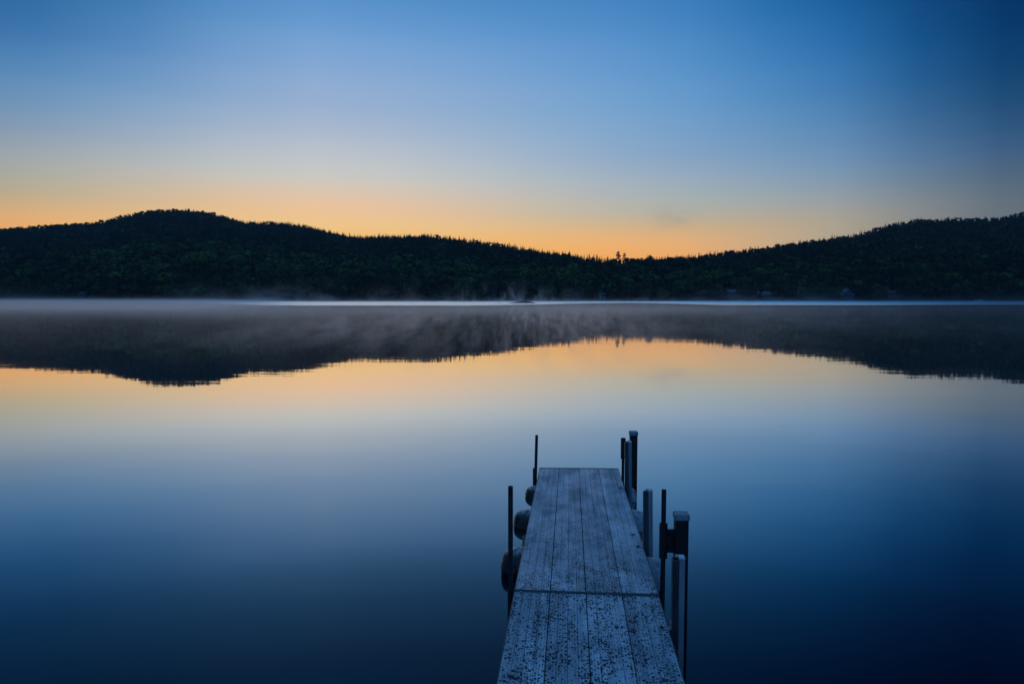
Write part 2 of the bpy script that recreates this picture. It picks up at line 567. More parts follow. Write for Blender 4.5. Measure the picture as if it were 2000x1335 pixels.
def build_hills():
    ts = np.linspace(-1.25, 1.3, 260)
    ys = np.concatenate([np.linspace(470, 540, 36), np.linspace(545, 1700, 120), np.linspace(1750, 2500, 9)])
    T_, Y_ = np.meshgrid(ts, ys)
    X_ = T_ * Y_
    Z_ = np.maximum(ground(X_, Y_), -60)
    v = np.stack([X_, Y_, Z_], -1).reshape(-1, 3)
    n0, n1 = T_.shape
    idx = np.arange(n0 * n1).reshape(n0, n1)
    f = np.stack([idx[:-1, :-1], idx[:-1, 1:], idx[1:, 1:], idx[1:, :-1]], -1).reshape(-1, 4)
    m = worn('forest_floor', (0.012, 0.016, 0.008), (0.03, 0.028, 0.014), 0.95, 0, 0.08)
    o = mesh_np('hills', v, f, m, smooth=True)
    tag(o, 'low dark hills closing the lake on its far side', 'hills', kind='structure')


build_hills()


# ------------------------------------------------------------------ trees
def leaf_material():
    m, T, b = principled('leaves', (0.04, 0.06, 0.02), 0.85, 0, 0.12)
    at = T.n('ShaderNodeAttribute', attribute_name='leaf_colour')
    geo = T.n('ShaderNodeNewGeometry')
    n = T.noise(geo.outputs['Position'], 0.45, 2)
    T.put(b.inputs['Base Color'], T.mix(0.3, at.outputs[0], T.mix(T.rng(n, 0.3, 0.7), (0.35, 0.35, 0.35), (1.5, 1.5, 1.5)), 'MULTIPLY'))
    return m


M['leaf'] = leaf_material()
M['bark'] = worn('bark', (0.03, 0.026, 0.022), (0.06, 0.05, 0.042), 0.9, 0, 3)


def cards(cen, nrm, size, rng):
    """leaf clumps: one bent-free quad per centre, facing roughly along nrm"""
    n = len(cen)
    nrm = nrm + rng.normal(0, 0.24, (n, 3))
    nrm /= np.linalg.norm(nrm, axis=1)[:, None] + 1e-9
    ref = rng.normal(0, 1, (n, 3))
    a = np.cross(nrm, ref)
    a /= np.linalg.norm(a, axis=1)[:, None] + 1e-9
    b = np.cross(nrm, a)
    s = (size * rng.uniform(0.6, 1.3, n))[:, None]
    q = rng.uniform(0.55, 1.15, (n, 4, 1))
    V = np.stack([cen + a * s * q[:, 0], cen + b * s * q[:, 1], cen - a * s * q[:, 2], cen - b * s * q[:, 3]], 1)
    return V.reshape(-1, 3)


def broadleaf(n, seed, h=1.0, r=0.36):
    """unit-height crown: several lobes round a stem; returns quads' verts"""
    rng = np.random.default_rng(seed)
    k = 7
    lob = np.stack([rng.normal(0, 0.17, k), rng.normal(0, 0.17, k), rng.uniform(0.38, 0.8, k)], 1)
    lob[0] = (0, 0, 0.76)
    lr = rng.uniform(0.17, 0.26, k)
    wch = rng.integers(0, k, n)
    d = rng.normal(0, 1, (n, 3))
    d[:, 2] = np.where(rng.random(n) < 0.75, np.abs(d[:, 2]), d[:, 2])
    d /= np.linalg.norm(d, axis=1)[:, None]
    cen = lob[wch] + d * (lr[wch] * rng.uniform(0.75, 1.06, n))[:, None]
    return cards(cen, d, np.full(n, 1.15 / math.sqrt(n)), rng)


def conifer(n, seed, sparse=False):
    rng = np.random.default_rng(seed)
    u = rng.random(n) ** (0.75)
    z = 1 - u * 0.88
    tiers = 9
    z = z + 0.02 * np.sin(z * tiers * 6.28)
    rad = (1 - z) * 0.2 + 0.012
    rad *= 0.8 + 0.28 * np.sin(z * tiers * 6.28 + 1.5)
    th = rng.random(n) * 6.283
    rr = rad * np.sqrt(rng.uniform(0.25, 1, n))
    lop = 1 + 0.25 * np.sin(th * 2 + seed)
    cen = np.stack([rr * lop * np.cos(th), rr * lop * np.sin(th), z], 1)
    d = np.stack([np.cos(th), np.sin(th), np.full(n, 0.75)], 1)
    return cards(cen, d, (0.022 + 0.35 * rad) * math.sqrt(150 / n), rng)


def old_pine(n, seed):
    """white pine: bare lower stem, a few flat plates of needles with sky between them"""
    rng = np.random.default_rng(seed)
    k = 14
    zc = np.linspace(0.38, 0.98, k) + rng.normal(0, 0.015, k)
    th = rng.random(k) * 6.28
    ln = (1.05 - zc) * 0.36 + 0.06
    wch = rng.integers(0, k, n)
    along = rng.uniform(0.0, 1.0, n)
    side = np.where(rng.random(n) < 0.35, -0.6, 1.0)
    cx = np.cos(th[wch]) * ln[wch] * along * side + rng.normal(0, 0.02, n)
    cyy = np.sin(th[wch]) * ln[wch] * along * side + rng.normal(0, 0.02, n)
    cz = zc[wch] + along * 0.03 + rng.normal(0, 0.012, n)
    d = np.stack([rng.normal(0, 0.3, n), rng.normal(0, 0.3, n), np.ones(n)], 1)
    return cards(np.stack([cx, cyy, cz], 1), d, np.full(n, 0.05), rng)


PALETTE = np.array([(0.022, 0.036, 0.012), (0.055, 0.1, 0.028), (0.1, 0.15, 0.032), (0.03, 0.05, 0.016), (0.07, 0.055, 0.024)])
CONIF = np.array([(0.009, 0.019, 0.013), (0.013, 0.025, 0.015), (0.008, 0.017, 0.013)])
CLEAR = []     # clearings: x, y0, y1, half width (cottages stand there)


def build_forest(houses):
    batches = []

    def scatter(y0, y1, step, n_leaf, n_con, tmax, seed, size):
        rng = np.random.default_rng(seed)
        tb = [broadleaf(n_leaf, 100 + i) for i in range(7)]
        tc = [conifer(n_con, 200 + i) for i in range(5)]
        xs = np.arange(-tmax * y1, tmax * y1, step)
        ys = np.arange(y0, y1, step)
        X, Y = np.meshgrid(xs, ys)
        X = X.ravel() + rng.uniform(-0.5, 0.5, X.size) * step
        Y = Y.ravel() + rng.uniform(-0.5, 0.5, Y.size) * step
        t = X / Y
        yr = np.interp(t, DX, DY)
        keep = (np.abs(t) < tmax) & (Y > shore_y(X) + 3) & (Y < yr + 25)
        for hx, hy0, hy1, hw in houses:
            keep &= ~((np.abs(X - hx) < hw) & (Y > hy0) & (Y < hy1))
        X, Y, yr, t = X[keep], Y[keep], yr[keep], t[keep]
        Z = ground(X, Y)
        patch = rough_noise(X, Y, 1 / 160)
        patch2 = rough_noise(X + 900, Y * 0.8 + 300, 1 / 70)
        ridge = np.clip((Y - (yr - 160)) / 120, 0, 1)
        lit = np.clip((t + 0.85) / 0.35, 0, 1) * np.clip((0.62 - t) / 0.3, 0.15, 1)
        gcl = np.clip((Y - SHORE) / (yr - SHORE), 0, 1)
        fresh = np.exp(-((gcl - 0.2 - 0.12 * patch) / 0.13) ** 2) * lit
        pcon = 0.24 + 0.30 * patch + 0.3 * ridge * ((t > -0.4) & (t < 0.14)) + 0.08 * ridge
        pcon = pcon + 0.3 * np.clip((gcl - 0.45) / 0.3, 0, 1) - 0.3 * fresh + 0.25 * np.clip(1 - gcl / 0.05, 0, 1)
        con = rng.random(len(X)) < pcon
        young = np.clip(1 - (Y - SHORE) / 40, 0, 1)
        for i in range(len(X)):
            if con[i]:
                h = rng.uniform(9, 16) * size * (1 - 0.3 * ridge[i])
                v = tc[rng.integers(0, 5)]
                c = CONIF[rng.integers(0, 3)] * rng.uniform(0.8, 1.25)
                sx = h * rng.uniform(0.75, 1.15)
            else:
                h = rng.uniform(8 - 2 * ridge[i], 14 - 3 * ridge[i] - (2.5 if t[i] > 0.2 else 0) * ridge[i]) * size * (1 - 0.2 * young[i])
                v = tb[rng.integers(0, 7)]
                w = np.clip(0.2 + 0.5 * fresh[i] + 0.45 * patch2[i] + rng.normal(0, 0.2), 0, 1)
                k = 0 if w < 0.3 else 3 if w < 0.5 else 1 if w < 0.8 else 2
                if rng.random() < 0.06:
                    k = 4
                c = PALETTE[k] * rng.uniform(0.82, 1.18)
                sx = h * rng.uniform(0.9, 1.45)
            a = rng.random() * 6.28
            ca, sa_ = math.cos(a) * sx, math.sin(a) * sx
            o = np.empty_like(v)
            o[:, 0] = v[:, 0] * ca - v[:, 1] * sa_ + X[i]
            o[:, 1] = v[:, 0] * sa_ + v[:, 1] * ca + Y[i]
            o[:, 2] = v[:, 2] * h + Z[i] - (0.6 if con[i] else 0.16 * h)
            batches.append((o, c))

    scatter(503, 620, 6.6, 150, 130, 1.24, 1, 1.0)
    scatter(620, 820, 6.6, 60, 60, 1.2, 2, 0.9)
    scatter(820, 1640, 8.4, 32, 34, 1.15, 3, 0.86)
    # spruces standing proud of the canopy along the crest
    rng = np.random.default_rng(77)
    tc = [conifer(40, 300 + i) for i in range(5)]
    for t in np.sort(rng.uniform(-1.1, 1.1, 330)):
        if not (-0.26 < t < 0.15) and rng.random() < 0.75:
            continue
        yy = float(np.interp(t, DX, DY)) + rng.uniform(-45, 12)
        zz = float(ground(np.array([t * yy]), np.array([yy]))[0])
        h = rng.uniform(7, 12.5)
        v = tc[rng.integers(0, 5)]
        sx = h * rng.uniform(1.1, 1.7)
        a = rng.random() * 6.28
        ca, sa_ = math.cos(a) * sx, math.sin(a) * sx
        o = np.stack([v[:, 0] * ca - v[:, 1] * sa_ + t * yy, v[:, 0] * sa_ + v[:, 1] * ca + yy, v[:, 2] * h + zz - 0.6], 1)
        batches.append((o, CONIF[rng.integers(0, 3)]))
    verts = np.concatenate([b[0] for b in batches])
    nf = len(verts) // 4
    faces = np.arange(nf * 4).reshape(nf, 4)
    cnt = np.array([len(b[0]) // 4 for b in batches])
    colr = np.repeat(np.array([b[1] for b in batches]), cnt, axis=0)
    colr = 0.95 * colr * RNG.uniform(0.92, 1.08, (nf, 1))
    colr = np.concatenate([colr, np.ones((nf, 1))], 1)
    o = mesh_np('forest', verts, faces, M['leaf'], colr)
    tag(o, 'dark green mixed forest covering the hills across the lake', 'forest', kind='stuff')
    print('forest quads', nf, 'trees', len(batches))


def lone_tree(name, label, x, y, h, kind, col, seed, spread=1.0, group=None):
    z = float(ground(np.array([x]), np.array([y]))[0])
    root = empty(name, (x, y, z))
    tag(root, label, 'tree', group)
    v = {'pine': old_pine, 'conifer': conifer, 'broad': broadleaf}[kind](420, seed)
    v = v * np.array([h * spread, h * spread, h])
    nf = len(v) // 4
    c = np.tile(np.array(col), (nf, 1)) * np.random.default_rng(seed).uniform(0.7, 1.3, (nf, 1))
    cr = mesh_np('crown', v, np.arange(nf * 4).reshape(nf, 4), M['leaf'], np.concatenate([c, np.ones((nf, 1))], 1))
    cr.parent = root
    bm = bmesh.new()
    tube(bm, (0, 0, -1), (0, 0, h * 0.5), h * 0.018 + 0.08, h * 0.011 + 0.04, 8)
    tube(bm, (0, 0, h * 0.49), (h * 0.01, 0, h * (0.95 if kind != 'broad' else 0.75)), h * 0.011 + 0.04, 0.04, 8)
    rng = np.random.default_rng(seed + 5)
    for k in range(7):
        zz = h * (0.4 + 0.075 * k)
        a = rng.random() * 6.28
        L = h * (0.26 if kind == 'broad' else 0.2) * (1.1 - zz / h) * 1.6
        tube(bm, (0, 0, zz), (L * math.cos(a), L * math.sin(a), zz + L * (0.6 if kind == 'broad' else 0.15)), 0.1, 0.03, 6)
    obj('trunk', bm, M['bark'], root)
    return root


# ------------------------------------------------------------------ cottages on the far shore
M['wall_white'] = worn('white_clapboard', (0.3, 0.33, 0.36), (0.4, 0.42, 0.44), 0.7, 0, 2)
M['wall_blue'] = worn('blue_grey_clapboard', (0.03, 0.047, 0.075), (0.045, 0.065, 0.09), 0.7, 0, 2)
M['wall_dark'] = worn('brown_clapboard', (0.03, 0.032, 0.036), (0.05, 0.05, 0.055), 0.7, 0, 2)
M['roof_pale'] = worn('pale_metal_roof', (0.045, 0.07, 0.095), (0.065, 0.095, 0.12), 0.5, 0.2, 2)
M['roof_dark'] = worn('dark_shingle_roof', (0.022, 0.027, 0.035), (0.04, 0.046, 0.055), 0.8, 0, 2)
M['glass'] = worn('dark_window_glass', (0.008, 0.012, 0.02), (0.015, 0.02, 0.03), 0.12, 0, 2)
M['trim'] = worn('painted_trim', (0.1, 0.11, 0.12), (0.15, 0.15, 0.15), 0.6, 0, 3)
M['hull'] = worn('white_hull', (0.6, 0.62, 0.64), (0.7, 0.7, 0.7), 0.4, 0, 1)


def gable_roof(bm, x0, x1, y0, y1, z, rise, along='y', over=0.35, th=0.18):
    """two sloping slabs"""
    if along == 'y':      # ridge runs away from the lake
        c = (x0 + x1) / 2
        for s, e in ((-1, x0 - over), (1, x1 + over)):
            k = rise / ((x1 - x0) / 2)
            ze = z - over * k
            P = [(c, y0 - over, z + rise), (e, y0 - over, ze), (e, y1 + over, ze), (c, y1 + over, z + rise)]
            lo = [bm.verts.new(p) for p in P]
            hi = [bm.verts.new((p[0], p[1], p[2] + th)) for p in P]
            bm.faces.new(lo); bm.faces.new(hi[::-1])
            for i in range(4):
                j = (i + 1) % 4
                bm.faces.new((lo[i], hi[i], hi[j], lo[j]))
    else:
        c = (y0 + y1) / 2
        for s, e in ((-1, y0 - over), (1, y1 + over)):
            k = rise / ((y1 - y0) / 2)
            ze = z - over * k
            P = [(x0 - over, c, z + rise), (x0 - over, e, ze), (x1 + over, e, ze), (x1 + over, c, z + rise)]
            lo = [bm.verts.new(p) for p in P]
            hi = [bm.verts.new((p[0], p[1], p[2] + th)) for p in P]
            bm.faces.new(lo); bm.faces.new(hi[::-1])
            for i in range(4):
                j = (i + 1) % 4
                bm.faces.new((lo[i], hi[i], hi[j], lo[j]))
    bmesh.ops.recalc_face_normals(bm, faces=bm.faces)


def gable_wall(bm, x0, x1, y0, y1, z0, z1, rise, along='y'):
    if along == 'y':
        c = (x0 + x1) / 2
        prof = [(x0, z0), (x1, z0), (x1, z1), (c, z1 + rise), (x0, z1)]
        f = [bm.verts.new((p[0], y0, p[1])) for p in prof]
        b = [bm.verts.new((p[0], y1, p[1])) for p in prof]
    else:
        c = (y0 + y1) / 2
        prof = [(y0, z0), (y1, z0), (y1, z1), (c, z1 + rise), (y0, z1)]
        f = [bm.verts.new((x0, p[0], p[1])) for p in prof]
        b = [bm.verts.new((x1, p[0], p[1])) for p in prof]
    bm.faces.new(f); bm.faces.new(b[::-1])
    for i in range(5):
        j = (i + 1) % 5
        bm.faces.new((f[j], f[i], b[i], b[j]))
    bmesh.ops.recalc_face_normals(bm, faces=bm.faces)


def window(root, x, y, z, w, h):
    bm = bmesh.new()
    box(bm, x - w / 2 - 0.1, x + w / 2 + 0.1, y - 0.06, y, z + h, z + h + 0.1)
    box(bm, x - w / 2 - 0.1, x + w / 2 + 0.1, y - 0.09, y, z - 0.1, z)
    box(bm, x - w / 2 - 0.1, x - w / 2, y - 0.06, y, z, z + h)
    box(bm, x + w / 2, x + w / 2 + 0.1, y - 0.06, y, z, z + h)
    f = obj('window', bm, M['trim'], root)
    bm = bmesh.new()
    box(bm, x - w / 2, x + w / 2, y - 0.03, y + 0.01, z, z + h)
    obj('pane', bm, M['glass'], f)


def door(root, x, y, z, w=0.95, h=2.05):
    bm = bmesh.new()
    box(bm, x - w / 2, x + w / 2, y - 0.05, y, z, z + h)
    obj('door', bm, M['wall_dark'], root)


def cottage(label, px, wpx, top, base, wall, roof, style):
    """px, wpx, top, base: where the photograph shows it; the cottage stands just behind the shoreline at its real size"""
    Y = 509.0
    k = Y / FPX
    x = (px - 1000) * k
    w = wpx * k
    zb = CAM_H + (580 - base) * k
    zt = CAM_H + (580 - top) * k
    zg = float(ground(np.array([x]), np.array([Y + 2]))[0])
    root = empty('cottage', (x, Y, 0))
    tag(root, label, 'cottage', 'cottages on the far shore')
    H = zt - zb
    g0 = min(zg, zb) - 1.0
    y0, y1 = 0.0, 7.0
    hw = w / 2
    bm = bmesh.new()
    rf = bmesh.new()
    if style == 'porch':           # tall narrow house, low porch roof on its left
        gable_wall(bm, -hw + 1.6, hw, y0, y1, g0, zb + H * 0.72, H * 0.27, 'y')
        gable_roof(rf, -hw + 1.6, hw, y0, y1, zb + H * 0.72, H * 0.27, 'y')
        wo = obj('wall', bm, M[wall], root)
        ro = obj('roof', rf, M[roof], root)
        b2 = bmesh.new()
        box(b2, -hw, -hw + 1.58, y0 - 0.4, y1 - 1, zb - 0.6, zb + H * 0.22)
        for q in (-hw + 0.1, -hw + 1.4):
            box(b2, q - 0.07, q + 0.07, y0 - 0.35, y0 - 0.2, zb + H * 0.22, zb + H * 0.62)
        obj('porch', b2, M['trim'], root)
        b3 = bmesh.new()
        box(b3, -hw - 0.4, hw - 0.2, y0 - 1.2, y0 - 0.02, zb + H * 0.64, zb + H * 0.69)
        obj('porch_roof', b3, M[roof], root)
        window(root, 0.3, y0, zb + H * 0.38, 0.9, 1.2)
        window(root, hw - 1.0, y0, zb + H * 0.38, 0.9, 1.2)
        door(root, hw - 2.3, y0, zb + 0.1)
    elif style == 'long':          # low and wide, ridge along the shore
        gable_wall(bm, -hw, hw, y0, y1, g0, zb + H * 0.55, H * 0.42, 'x')
        gable_roof(rf, -hw, hw, y0, y1, zb + H * 0.55, H * 0.42, 'x')
        obj('wall', bm, M[wall], root)
        obj('roof', rf, M[roof], root)
        for q in (-0.6, -0.15, 0.3, 0.68):
            window(root, hw * q, y0, zb + H * 0.18, 0.9, 1.1)
        door(root, hw * 0.08, y0, zb - 0.3)
    elif style == 'gable_wings':   # gable to the lake with a lower wing either side
        gable_wall(bm, -hw * 0.48, hw * 0.48, y0, y1, g0, zb + H * 0.6, H * 0.38, 'y')
        gable_roof(rf, -hw * 0.48, hw * 0.48, y0, y1, zb + H * 0.6, H * 0.38, 'y')
        obj('wall', bm, M[wall], root)
        obj('roof', rf, M[roof], root)
        for s in (-1, 1):
            b2, r2 = bmesh.new(), bmesh.new()
            a, b_ = sorted((s * hw * 0.49, s * hw))
            gable_wall(b2, a, b_, y0 + 0.5, y1 - 0.5, g0, zb + H * 0.3, H * 0.18, 'x')
            gable_roof(r2, a + (0.4 if s > 0 else 0), b_ - (0.4 if s < 0 else 0), y0 + 0.5, y1 - 0.5, zb + H * 0.3, H * 0.18, 'x')
            wg = obj('wing', b2, M[wall], root)
            obj('wing_roof', r2, M[roof], wg)
        window(root, -0.9, y0, zb + H * 0.22, 1.0, 1.2)
        window(root, 0.9, y0, zb + H * 0.22, 1.0, 1.2)
        window(root, 0, y0, zb + H * 0.6, 0.8, 0.9)
    else:                          # two storeys stepped back, terrace below
        gable_wall(bm, -hw, hw * 0.7, y0 + 1.5, y1, g0, zb + H * 0.78, H * 0.2, 'x')
        gable_roof(rf, -hw, hw * 0.7, y0 + 1.5, y1, zb + H * 0.78, H * 0.2, 'x')
        obj('wall', bm, M[wall], root)
        obj('roof', rf, M[roof], root)
        b2 = bmesh.new()
        box(b2, -hw, hw, y0 - 0.6, y0 + 1.46, zb + H * 0.3, zb + H * 0.38)
        for q in np.linspace(-hw + 0.1, hw - 0.1, 5):
            box(b2, q - 0.06, q + 0.06, y0 - 0.55, y0 - 0.43, g0, zb + H * 0.298)
            box(b2, q - 0.04, q + 0.04, y0 - 0.55, y0 - 0.47, zb + H * 0.382, zb + H * 0.5)
        box(b2, -hw, hw, y0 - 0.57, y0 - 0.45, zb + H * 0.502, zb + H * 0.53)
        obj('balcony', b2, M['trim'], root)
        for q in (-0.6, -0.05, 0.42):
            window(root, hw * q, y0 + 1.5, zb + H * 0.48, 0.9, 1.1)
        door(root, -hw * 0.3, y0 + 1.5, zb - 0.2)
    CLEAR.append((x, 490, Y + 9, hw + 1.4))


cottage('white two-storey cottage with a porch roof on the far shore right of the low rock', 1175, 15, 566, 586, 'wall_white', 'roof_pale', 'porch')
cottage('pale cottage with a white balcony, standing left of the long low blue cottage', 1431, 19, 565, 585, 'wall_blue', 'roof_pale', 'balcony')
cottage('long low blue cottage just right of the balcony cottage on the far shore', 1493, 23, 569, 582, 'wall_blue', 'roof_pale', 'long')
cottage('blue cottage with a pointed middle gable and a lower wing on each side', 1656, 24, 564, 581, 'wall_blue', 'roof_pale', 'gable_wings')
cottage('dim dark cottage with a balcony, farthest right of the cottages along the shore', 1746, 22, 567, 586, 'wall_dark', 'roof_dark', 'balcony')
cottage('tiny dark blue cottage hidden under trees far left of the white porch cottage', 161, 14, 569, 579, 'wall_blue', 'roof_dark', 'long')

build_forest(CLEAR)


def at_far(px, Y):
    return (px - 1000) / FPX * Y


LONE = [
    ('pine_tree', 'tallest pine with open flat branches standing up from the notch in the skyline', 1206, 940, 16.5, 'pine', CONIF[1], 31, 1.1),
    ('pine_tree', 'shorter leaning pine close beside the tallest pine on the skyline notch', 1218, 938, 13.5, 'pine', CONIF[1], 32, 1.15),
    ('pine_tree', 'bushy rounded pine on the skyline left of the two tall notch pines', 1186, 945, 11, 'conifer', CONIF[0], 33, 1.8),
    ('pine_tree', 'squat dark pine at the foot of the left hill, leftmost by the notch', 1165, 960, 12, 'conifer', CONIF[0], 34, 1.5),
    ('broadleaf_tree', 'rounded skyline tree above the white porch cottage side of the right slope', 1268, 925, 10.5, 'broad', PALETTE[0], 35, 1.0),
    ('broadleaf_tree', 'large bright yellow green tree above the shore near the white porch cottage', 1115, 585, 21, 'broad', PALETTE[2] * 1.25, 36, 1.15),
    ('broadleaf_tree', 'broad mid green tree above the mist left of the low rock', 905, 580, 19, 'broad', PALETTE[1] * 1.15, 37, 1.2),
    ('broadleaf_tree', 'pale green spring tree on the shore below the round left summit', 380, 600, 19, 'broad', PALETTE[2], 38, 1.2),
    ('spruce_tree', 'tall dark spruce standing over the shore trees left of the mist plume', 497, 560, 26, 'conifer', CONIF[2], 39, 1.1),
]
for nm, lb, px, Y, h, kd, col, sd, sp in LONE:
    lone_tree(nm, lb, at_far(px, Y), Y, h, kd, col, sd, sp)


# ------------------------------------------------------------------ moored boat, low rock
def build_boat():
    Y = 470.0
    k = Y / FPX
    x = at_far(1909, Y)
    root = empty('motor_boat', (x, Y, 0))
    tag(root, 'small white motor boat moored at the far shore beyond the cottages', 'boat')
    bm = bmesh.new()
    st = [(-2.9, 0.95, 0.62), (-1.5, 1.1, 0.62), (0.3, 1.12, 0.66), (1.7, 0.85, 0.76), (2.6, 0.4, 0.9), (3.0, 0.03, 1.0)]
    rings = []
    for sx, w, h in st:
        rings.append([bm.verts.new(p) for p in ((sx, -w, h), (sx, -w * 0.8, 0.05), (sx, 0, -0.25), (sx, w * 0.8, 0.05), (sx, w, h), (sx, w * 0.8, h), (sx, w * 0.7, h - 0.3), (sx, -w * 0.7, h - 0.3), (sx, -w * 0.8, h))])
    for a, b in zip(rings, rings[1:]):
        for i in range(9):
            j = (i + 1) % 9
            bm.faces.new((a[i], a[j], b[j], b[i]))
    bm.faces.new(rings[0]); bm.faces.new(rings[-1][::-1])
    bmesh.ops.recalc_face_normals(bm, faces=bm.faces)
    obj('hull', bm, M['hull'], root)
    bm = bmesh.new()
    box(bm, 0.2, 1.5, -0.75, 0.75, 0.4, 0.85, 0.08)
    obj('console', bm, M['trim'], root)
    bm = bmesh.new()
    box(bm, 0.25, 0.32, -0.7, 0.7, 0.85, 1.3)
    obj('windscreen', bm, M['glass'], root)
    bm = bmesh.new()
    box(bm, -3.2, -2.85, -0.2, 0.2, 0.3, 1.1, 0.06)
    box(bm, -3.12, -2.95, -0.08, 0.08, -0.4, 0.3)
    obj('outboard_motor', bm, M['black'], root)


build_boat()
M['rock'] = worn('wet_rock', (0.025, 0.027, 0.03), (0.07, 0.068, 0.066), 0.7, 0, 1.2, 0.1)


def build_rock(name, label, x, y, L, D, H, seed, skew):
    bm = bmesh.new()
    bmesh.ops.create_icosphere(bm, subdivisions=5, radius=1)
    for v in bm.verts:
        c = v.co.copy()
        n = mnoise.fractal(Vector((c.x * 1.6 + seed, c.y * 1.6, c.z * 1.6)), 1.0, 2.0, 5)
        r = 1 + 0.22 * n
        xx = c.x * r
        top = max(0, 1 - abs(xx - skew) / (1 + skew if xx < skew else 1 - skew)) ** 0.9
        v.co = (xx * L / 2, c.y * r * D / 2, (H * top * (1 + 0.25 * n) if c.z > 0 else -0.5) * min(1, abs(c.z) * 2.2) - 0.04)
    o = obj(name, bm, M['rock'], None, True)
    o.location = (x, y, 0)
    tag(o, label, 'rock', 'rocks breaking the surface of the lake')


build_rock('rock', 'long low dark rock breaking the bright water near the far shore', at_far(1020, 322), 322, 14.0, 5, 1.2, 3.1, 0.28)
build_rock('rock', 'tiny rock barely awash just left of the long low rock', at_far(977, 322), 322, 1.7, 1, 0.28, 8.4, 0.0)


# ------------------------------------------------------------------ dock
YAW = -math.atan(0.0845)
JOINT = (0.634, 5.70, 0.35)
TILT = -math.atan(0.0325)
HW = 0.61
LEN = 4.88


def board(x0, x1, s0, s1, parent, cuts=(0.25, 0.5, 0.75)):
    """one extruded deck board: rounded long edges and three grooves along it"""
    w = x1 - x0
    prof = [(x0, -0.03), (x0, -0.004), (x0 + 0.003, 0.0)]
    for c in cuts:
        xc = x0 + w * c
        prof += [(xc - 0.0028, 0.0), (xc - 0.0014, -0.006), (xc + 0.0014, -0.006), (xc + 0.0028, 0.0)]
    prof += [(x1 - 0.003, 0.0), (x1, -0.004), (x1, -0.03)]
    bm = bmesh.new()
    a = [bm.verts.new((x, s0, z)) for x, z in prof]
    b = [bm.verts.new((x, s1, z)) for x, z in prof]
    n = len(prof)
    for i in range(n):
        j = (i + 1) % n
        bm.faces.new((a[i], a[j], b[j], b[i]))
    bm.faces.new(a[::-1])
    bm.faces.new(b)
    bmesh.ops.recalc_face_normals(bm, faces=bm.faces)
    return obj('deck_board', bm, M['deck'], parent)


def section(label, s0, s1, tilt, roll=0.0, group='sections of the dock'):
    root = empty('dock_section', JOINT, (tilt, roll, YAW))
    tag(root, label, 'dock', group)
    bw = (2 * HW - 3 * 0.005) / 4
    for i in range(4):
        x0 = -HW + i * (bw + 0.005)
        board(x0, x0 + bw, s0 + (0.008 if s0 >= 0 else 0.05), s1 - (0.012 if s0 >= 0 else 0.014), root)
    bm = bmesh.new()
    for s in (-1, 1):
        x = s * (HW + 0.008)
        box(bm, min(x, x - s * 0.007), max(x, x - s * 0.007), s0, s1, -0.088, -0.006)
        box(bm, min(x - s * 0.007, x - s * 0.06), max(x - s * 0.007, x - s * 0.06), s0, s1, -0.088, -0.08)
    obj('side_rail', bm, M['frame'], root)
    bm = bmesh.new()
    for k in range(int((s1 - s0) / 0.6)):
        q = s0 + 0.35 + k * 0.6
        box(bm, -HW + 0.0, HW - 0.0, q - 0.03, q + 0.03, -0.078, -0.0315)
    obj('cross_beam', bm, M['under'], root)
    return root


near_dock = section('nearer section of the grey plank dock, its frost thick with dark wet specks', -LEN, 0, 0)
far_dock = section('farther section of the grey plank dock, running out over barrel floats to open water', 0, LEN, TILT, -0.013)

# trim along the outer end and the hinge bar on the joint
bm = bmesh.new()
box(bm, -HW - 0.006, HW + 0.006, LEN - 0.01, LEN + 0.02, -0.09, 0.004, 0.003)
obj('end_trim', bm, M['frame'], far_dock)
bm = bmesh.new()
box(bm, -HW - 0.004, HW + 0.004, -0.024, -0.006, -0.02, 0.008, 0.003)
box(bm, -HW - 0.004, HW + 0.004, -0.042, -0.027, -0.02, 0.005, 0.002)
M['seam'] = worn('dull_seam_strip', (0.03, 0.035, 0.042), (0.07, 0.08, 0.09), 0.55, 0.0, 18)
hb = obj('hinge_bar', bm, M['seam'], near_dock)
for x in (-0.555, -0.19, 0.18, 0.55):
    for q, r_ in ((-0.058, 0.009), (0.012, 0.007)):
        bm = bmesh.new()
        bolt(bm, x, q, 0.001, r_, 0.011)
        obj('bolt', bm, M['bracket'], hb)
bm = bmesh.new()
tube(bm, (-HW - 0.035, -1.42, -0.06), (-HW - 0.005, -1.42, -0.06), 0.014, 0.014, 10)
obj('side_bolt', bm, M['pipe'], near_dock)

# black disc added on the deck, its colour standing for an open hole
bm = bmesh.new()
tube(bm, (0.545, 1.6, 0.0012), (0.545, 1.6, 0.003), 0.026, 0.024, 20)
obj('hole_disc', bm, M['black'], far_dock)


